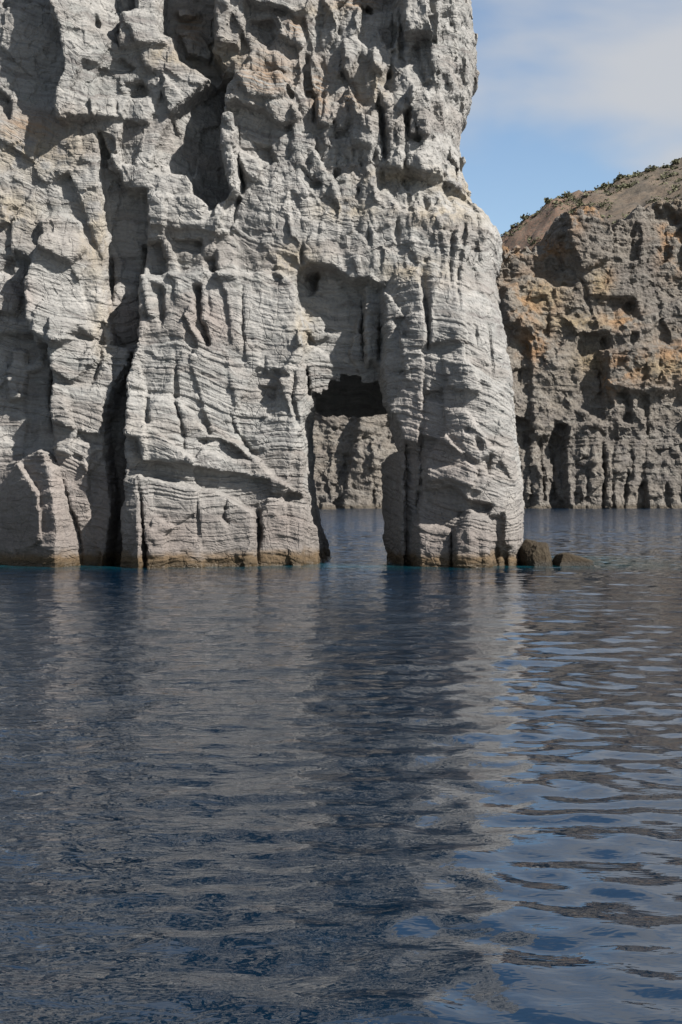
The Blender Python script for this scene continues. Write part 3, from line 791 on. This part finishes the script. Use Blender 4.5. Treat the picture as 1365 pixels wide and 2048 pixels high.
# ------------------------------------------------------------------ the brown headland behind
D1 = 337.0
FB = Board(200, 1520, 300, 1060, 2.5, 5, 3.0)
FB.P += 3.0*fbm(FB.X/150, FB.Y/170, 8.8, 3)+(FB.Y-1017)/1017*22
for poly, h, soft, gx in [
    ([(1084,918),(1104,870),(1112,846),(1134,850),(1130,930),(1132,1060),(1082,1060)], -6, 4, -5),
    ([(1160,672),(1190,668),(1214,676),(1212,740),(1206,832),(1190,838),(1158,812),(1162,745)], -6, 5, -4),
    ([(1230,790),(1250,778),(1264,800),(1262,846),(1238,840)], -5, 5, 0),
    ([(1284,420),(1330,400),(1372,440),(1400,600),(1330,596),(1290,540)], -7, 6, -5),
    ([(1052,478),(1128,470),(1132,540),(1090,570),(1050,530)], -6, 6, -6),
    ([(1128,400),(1215,385),(1232,440),(1222,520),(1160,540),(1134,480)], 6, 6, -3),
    ([(1168,592),(1270,598),(1280,640),(1240,650),(1180,625)], -5, 6, 0),
    ([(1130,635),(1200,640),(1230,662),(1150,668)], 3, 6, 0),
    ([(1008,575),(1060,555),(1110,580),(1112,650),(1050,662),(1010,650)], 5, 10, -3),
    ([(1200,700),(1280,690),(1390,690),(1400,770),(1300,790),(1210,775)], 5, 8, -1),
    ([(1020,660),(1060,690),(1062,900),(1040,1060),(1000,1060),(1000,660)], -5, 8, 0),
    ([(1134,850),(1200,840),(1205,1060),(1132,1060)], 3, 5, -1),
    ([(1212,880),(1290,880),(1270,1060),(1210,1060)], 2, 5, -1),
    ([(1272,1060),(1275,975),(1292,965),(1300,1060)], -5, 3, 0),
    ([(600,780),(722,780),(716,850),(700,920),(676,985),(610,990)], -5, 5, -7),
    ([(722,800),(800,800),(800,1060),(676,1060),(690,960),(715,880)], 3, 6, -1),
    ([(700,890),(790,840),(800,900),(740,905)], -3, 5, 0)]:
    FB.blk(poly, h*(0.5 if h < 0 else 0.7), soft*0.8, 0.0 if h < 0 else gx*0.7)
for pts, w, d in [([(1062,950),(1064,1020)], 2.5, 3), ([(1082,868),(1084,940),(1090,1020)], 3, 5), ([(1110,860),(1110,1030)], 3, 4), ([(1207,878),(1207,1030)], 3.5, 5),
                  ([(1222,945),(1228,1030)], 2.5, 4), ([(1258,930),(1248,1030)], 2.5, 4), ([(1152,900),(1150,1030)], 2, 2.5), ([(1175,925),(1170,1030)], 2.5, 3), ([(1098,610),(1096,680)], 2.5, 3),
                  ([(1265,890),(1262,960)], 3, 3), ([(1330,960),(1340,1030)], 3, 3), ([(1320,700),(1318,770)], 2.5, 3), ([(690,890),(692,960),(685,1010)], 2.5, 3), ([(745,945),(748,1020)], 3, 4), ([(655,960),(660,1010)], 2.5, 3),
                  ([(1290,800),(1300,880)], 3, 3), ([(1232,400),(1228,460),(1222,520)], 3, 4), ([(1270,440),(1262,520)], 3, 3), ([(1045,700),(1040,800)], 3, 3)]:
    FB.crack(pts, w*0.8, d*0.7)
FB.cells(46, 64, 1.4, 4.0, 0.0, 1.0, 5)
FB.cells(19, 26, 0.5, 1.6, 0.0, 1.0, 12)
FB.cells(19, 150, 0.9, 1.6, 0.0, sstep(830, 900, FB.Y), 17)
CR_X = [100, 900, 1000, 1012, 1060, 1127, 1135, 1200, 1226, 1240, 1290, 1365, 1520]
CR_Y = [500, 495, 492, 480, 474, 478, 412, 397, 420, 445, 402, 376, 350]

def far_cliff():
    S = D1/FPX
    gx = (np.concatenate([np.arange(220, 580, 9.0), np.arange(580, 1460, 3.2)])-682.5)*S
    gz = np.arange(-2.0, CAMH+(HZ-330)*S, 3*S)
    gy = np.concatenate([np.arange(300, 372, 0.7), np.arange(372, 420, 6.0)])
    X, Z = np.meshgrid(gx, gz, indexing='ij')
    F = np.full(X.shape, D1, np.float32)
    PS = FB.soft(20)
    for it in range(4): F = D1-FB.at(pxof(X, F), pyof(Z, F), PS if it < 3 else None)
    F = np.clip(F, 302, 370)
    crest = CAMH+(HZ-np.interp(gx/S+682.5, CR_X, CR_Y))*S+2.2*perlin(gx/4.0, 0*gx+1.1, 0*gx)+1.6*perlin(gx/1.5, 0*gx+9.1, 0*gx)
    gy32 = gy.astype(np.float32)
    f = np.maximum(F[:, None, :]-gy32[None, :, None], Z[:, None, :]-(crest[:, None]+np.clip(gy32-F.min(1)[:, None]-14, 0, 40)*0.0)[:, :, None])
    f[0] = np.maximum(f[0], 0.01); f[-1] = np.maximum(f[-1], 0.01); f[:, -1] = np.maximum(f[:, -1], 0.01); f[:, :, 0] = np.maximum(f[:, :, 0], 0.01); f[:, :, -1] = np.maximum(f[:, :, -1], 0.01)
    V, Q = surface_nets(f.astype(np.float32), gx, gy, gz)
    V = smooth(V, Q, 1, 0.2)
    N = vnormals(V, Q)
    x, y, z = V.T
    s = z+5*perlin(x/30, y/30, z/30)+1.2*perlin(x/9, y/9, z/12)
    e1, e2, h, ox_, oy_, oz_ = voronoi3(x/5, y/5, z/6)
    d = 0.25*(RV[h][:, 3]-0.5)+1.0*((RV[h][:, 4]-0.5)*ox_+(RV[h][:, 5]-0.5)*oz_)
    e1, e2, h, ox_, oy_, oz_ = voronoi3(x/1.9, y/1.9, z/2.1)
    d = d+0.12*(RV[h][:, 3]-0.5)+0.4*((RV[h][:, 4]-0.5)*ox_+(RV[h][:, 5]-0.5)*oz_)+0.45*layers(s, x, 0.32, 2)+0.3*layers(s, x, 0.8, 3)
    d = d*sstep(0.5, 0.1, N[:, 1])
    V = (V+N*d[:, None]).astype(np.float32)
    return V, Q

V, Q = far_cliff()
N = vnormals(V, Q)
x, y, z = V.T
d = (0.22*fbm(x/1.3, y/1.3, z/1.3, 2, 0.6)+0.22*layers(z+5*perlin(x/30, y/30, z/30), x, 1.7, 4))*sstep(0.3, 0.0, N[:, 1])
V = (V+N*d[:, None]).astype(np.float32)
vpx, vpy = pxof(V[:, 0], V[:, 1]), pyof(V[:, 2], V[:, 1])
A_o = blob_field(vpx, vpy, [(1060,600,55,50), (1260,735,60,30), (1350,720,50,40), (1345,480,30,60), (1220,760,25,30), (1180,410,40,30), (1150,420,20,40), (1070,690,35,35), (1020,500,30,20), (1200,560,25,25), (1240,640,40,20), (1100,500,40,20)])
A_t = blob_field(vpx, vpy, [(1150,645,70,16), (1090,590,40,30), (1200,570,20,30), (1330,735,50,20), (1180,720,30,30), (1330,390,50,14)])
o = link('headland', mesh_np('headland', V, Q, None, M_FAR, {'ochre': A_o, 'tan': A_t}, False), None, kind='structure', label='brown and ochre rocky headland beyond the pale cliff')


# ------------------------------------------------------------------ the dry hill behind the headland
def hill_height(x, y):
    rp = np.interp(682.5+x*FPX/520.0, [300, 900, 1000, 1030, 1100, 1200, 1365, 1600, 2000], [640, 520, 474, 452, 404, 374, 318, 265, 230])
    zr = CAMH+(HZ-rp)*520.0/FPX
    z = np.where(y < 520, zr-(520-y)*0.42, zr-(y-520)*0.30)
    z = z+2.2*fbm(x/22, y/22, 0*x+2.5, 3)*sstep(0, 30, np.abs(y-520)+6)+1.5*fbm(x/7, y/7, 0*x+5.5, 3, 0.65)
    z = z-2.5*np.abs(perlin((x+0.6*y)/26, y/60, 0*x+8.2))*sstep(10, 40, 520-y)
    return z
hx = np.arange(-60, 330, 1.5); hy = np.arange(385, 640, 1.5)
HX, HY = np.meshgrid(hx, hy, indexing='ij')
HZg = np.maximum(hill_height(HX, HY), -3)
Vh = np.stack([HX.ravel(), HY.ravel(), HZg.ravel()], 1)
ii = np.arange(len(hx)*len(hy)).reshape(len(hx), len(hy))
Qh = np.stack([ii[:-1, :-1].ravel(), ii[1:, :-1].ravel(), ii[1:, 1:].ravel(), ii[:-1, 1:].ravel()], 1)
och = sstep(1240, 1080, pxof(Vh[:, 0], Vh[:, 1]))
link('hill', mesh_np('hill', Vh, Qh, None, M_HILL, {'ochre': och}), None, kind='structure', label='dry brown hillside dotted with scrub behind the headland')

# scrub: small bushes of leaf clumps
def scrub_material():
    g = NT('dry_scrub')
    n = g.noise(g.pos, 0.8, 3)
    g.put(g.bsdf.inputs['Base Color'], g.mix(n, (0.045, 0.05, 0.028), (0.10, 0.095, 0.05)))
    g.bsdf.inputs['Roughness'].default_value = 0.9
    return g.m
M_SCRUB = scrub_material()
def bush(rs, n=30):
    """a bush as many small leaf faces in an uneven dome"""
    c = rs.normal(size=(n, 3)); c /= np.linalg.norm(c, axis=1, keepdims=True)
    c *= (rs.random((n, 1))**0.5)*np.array([1.0, 1.0, 0.72]); c[:, 2] = np.abs(c[:, 2])
    c += 0.18*rs.normal(size=(n, 3))
    V = []
    for k in range(n):
        a = rs.normal(size=3); a /= np.linalg.norm(a); b = np.cross(a, rs.normal(size=3)); b /= np.linalg.norm(b)
        r = 0.20+0.16*rs.random()
        V += [c[k]-a*r, c[k]+b*r*0.8, c[k]+a*r, c[k]-b*r*0.8]
    V = np.array(V); return V, np.arange(len(V)).reshape(-1, 4)
rs = np.random.default_rng(3)
protos = [bush(rs) for _ in range(6)]
Vs, Qs, off = [], [], 0
cnt = 0
while cnt < 1500:
    x = rs.uniform(45, 175); y = rs.uniform(440, 530)
    if perlin(np.array([x/16]), np.array([y/16]), np.array([3.3]))[0] < rs.uniform(-0.5, 0.5): continue
    z = float(hill_height(np.array([x]), np.array([y]))[0])
    v, q = protos[cnt % 6]; sc = 0.4+1.5*rs.random()**2.2; a = rs.uniform(0, 6.28)
    R = np.array([[math.cos(a), -math.sin(a), 0], [math.sin(a), math.cos(a), 0], [0, 0, 1]])
    Vs.append(v@R.T*sc+np.array([x, y, z-0.1])); Qs.append(q+off); off += len(v); cnt += 1
link('scrub', mesh_np('scrub', np.concatenate(Vs), np.concatenate(Qs), None, M_SCRUB), None, kind='stuff', label='dark low scrub scattered over the dry hillside')
ORD = ['first', 'second', 'third', 'fourth', 'fifth', 'sixth', 'seventh', 'eighth', 'ninth', 'tenth', 'eleventh', 'twelfth', 'thirteenth', 'fourteenth', 'fifteenth']
shrub_me = [mesh_np('shrub', v*1.7, q, None, M_SCRUB) for v, q in (bush(rs, 90) for _ in range(4))]
for k, spx in enumerate([1028, 1052, 1098, 1121, 1136, 1172, 1181, 1212, 1224, 1243, 1262, 1275, 1302, 1331, 1352]):
    x = (spx-682.5)*519/FPX; z = float(hill_height(np.array([x]), np.array([519.0]))[0])
    o = link('shrub', shrub_me[k % 4], None, label='small dark shrub on the hill skyline, %s from the left' % ORD[k], category='shrub', group='shrubs along the hill skyline')
    o.location = (x, 519.0, z-0.2); o.rotation_euler = (0, 0, k*1.3); o.scale = (0.8+0.5*((k*7) % 5)/5,)*3

# ------------------------------------------------------------------ boulders
def boulder(name, cx, cy, size, zbase, seed, mat, cuts, **props):
    n = 40
    th = np.linspace(0, math.pi, n); ph = np.linspace(0, 2*math.pi, 2*n, endpoint=False)
    T, Pp = np.meshgrid(th, ph, indexing='ij')
    D = np.stack([np.sin(T)*np.cos(Pp), np.sin(T)*np.sin(Pp), np.cos(T)], -1).reshape(-1, 3)
    r = np.full(len(D), 1.3)
    for nx_, ny_, nz_, dd in cuts:                  # flat facets that give the block its outline
        nv = np.array([nx_, ny_, nz_], float); nv /= np.linalg.norm(nv)
        dp = D@nv
        r = np.where(dp > 1e-3, np.minimum(r, dd/np.maximum(dp, 1e-3)), r)
    V = D*r[:, None]
    x, y, z = V.T
    V = V*(1+0.05*fbm(x*1.6+seed, y*1.6, z*1.6, 3)+0.035*fbm(x*6+seed, y*6, z*6, 3, 0.7)-0.04*np.abs(perlin(x*2.2+seed, y*2.2, z*2.2+5)))[:, None]
    V = V*np.array(size)
    ii = np.arange(n*2*n).reshape(n, 2*n); jj = np.roll(ii, -1, 1)
    Q = np.stack([ii[:-1].ravel(), ii[1:].ravel(), jj[1:].ravel(), jj[:-1].ravel()], 1)
    V = V+np.array([0, 0, zbase])
    o = link(name, mesh_np(name, V, Q, None, mat, None, False), None, **props)
    o.location = (cx, cy, 0)
    return o
# big block beside the pillar, low slab to its right, small rock at the foot of the headland
boulder('boulder', (1076-682.5)*64.6/FPX, 64.7, (0.80, 0.85, 1.25), -0.05, 3.1, M_BOULDER,
        [(-1,-0.3,0.12,0.80), (1,-0.2,0.42,0.80), (0.12,-0.15,1,0.80), (-0.55,-0.4,0.8,0.84), (0.1,-1,0.28,0.8), (0.6,-0.9,0.35,0.85), (0,1,0.2,0.9), (-0.7,-1,0.1,0.86)],
        label='large angular brown boulder in the water at the right foot of the pillar', category='boulder', group='boulders at the pillar foot')
boulder('boulder', (1145-682.5)*64.5/FPX, 64.6, (0.92, 0.60, 0.62), 0.0, 9.4, M_BOULDER,
        [(-1,-0.2,0.3,0.80), (0.45,-0.1,1,0.72), (-0.1,0,1,0.92), (0.1,-1,0.5,0.8), (1,-0.3,0.3,0.95), (0,1,0.3,0.9)],
        label='low wet brown boulder tapering into the water, outermost from the pillar', category='boulder', group='boulders at the pillar foot')
boulder('boulder', (655-682.5)*318/FPX, 316.0, (1.9, 1.8, 2.1), -0.2, 5.4, M_FAR,
        [(-1,-0.2,0.3,0.80), (0.45,-0.1,1,0.8), (-0.2,0,1,0.85), (0.1,-1,0.5,0.8), (1,-0.3,0.3,0.85), (0,1,0.3,0.9)],
        label='small pale boulder at the foot of the headland, seen through the arch', category='boulder')

# ------------------------------------------------------------------ the sea
def sea():
    rows = [-400., -120., -40., -10., 2.0]
    y = 6.0
    while y < 125: rows.append(y); y *= 1.0052
    while y < 12000: rows.append(y); y *= 1.06
    rows = np.array(rows)
    t = np.concatenate([-np.geomspace(1.05, 40, 24)[::-1], np.linspace(-1, 1, 430), np.geomspace(1.05, 40, 24)])
    half = 0.31*np.maximum(rows, 6)+3.5
    Xg = t[None, :]*half[:, None]; Yg = np.repeat(rows[:, None], len(t), 1)
    sp = np.maximum(np.gradient(rows)[:, None], half[:, None]*2/430)
    rs = np.random.default_rng(21)
    Zg = np.zeros_like(Xg)
    slick = sstep(-0.25, 0.35, perlin(Xg/9, Yg/16, 0*Xg+4.4)+0.10*(Xg-1.5)-0.012*(Yg-14))   # calmer to the right, close by
    for k in range(80):
        lam = 0.24*(16.0**rs.random())
        ang = math.radians(90+rs.normal()*(55 if lam < 0.9 else 24))
        kx, ky = math.cos(ang)*2*math.pi/lam, math.sin(ang)*2*math.pi/lam
        a = (0.019 if 0.35 < lam < 1.1 else 0.0145)*lam/(2*math.pi)*(1.0 if lam < 1.0 else (1.0/lam)**0.7)
        fade = sstep(2.2, 4.5, lam/sp)
        if lam < 0.45: fade = fade*(1-0.8*slick)
        Zg += a*fade*np.sin(kx*Xg+ky*Yg+rs.uniform(0, 6.28)+0.9*perlin(Xg/6, Yg/6, 0*Xg+k))
    V = np.stack([Xg.ravel(), Yg.ravel(), Zg.ravel()], 1)
    ii = np.arange(Xg.size).reshape(Xg.shape)
    Q = np.stack([ii[:-1, :-1].ravel(), ii[:-1, 1:].ravel(), ii[1:, 1:].ravel(), ii[1:, :-1].ravel()], 1)
    dx = np.maximum(V[:, 0]-12.5, 0); dy = np.maximum(64.3-V[:, 1], 0)+np.maximum(V[:, 1]-72, 0)
    shallow = np.exp(-(dx**2+dy**2)/3.0**2)*0.85
    ruf = (1-0.85*slick).ravel()
    link('sea', mesh_np('sea', V, Q, None, M_WATER, {'shallow': shallow, 'ruffle': ruf}), None, kind='structure', label='rippled dark blue sea mirroring cliff and sky')
sea()
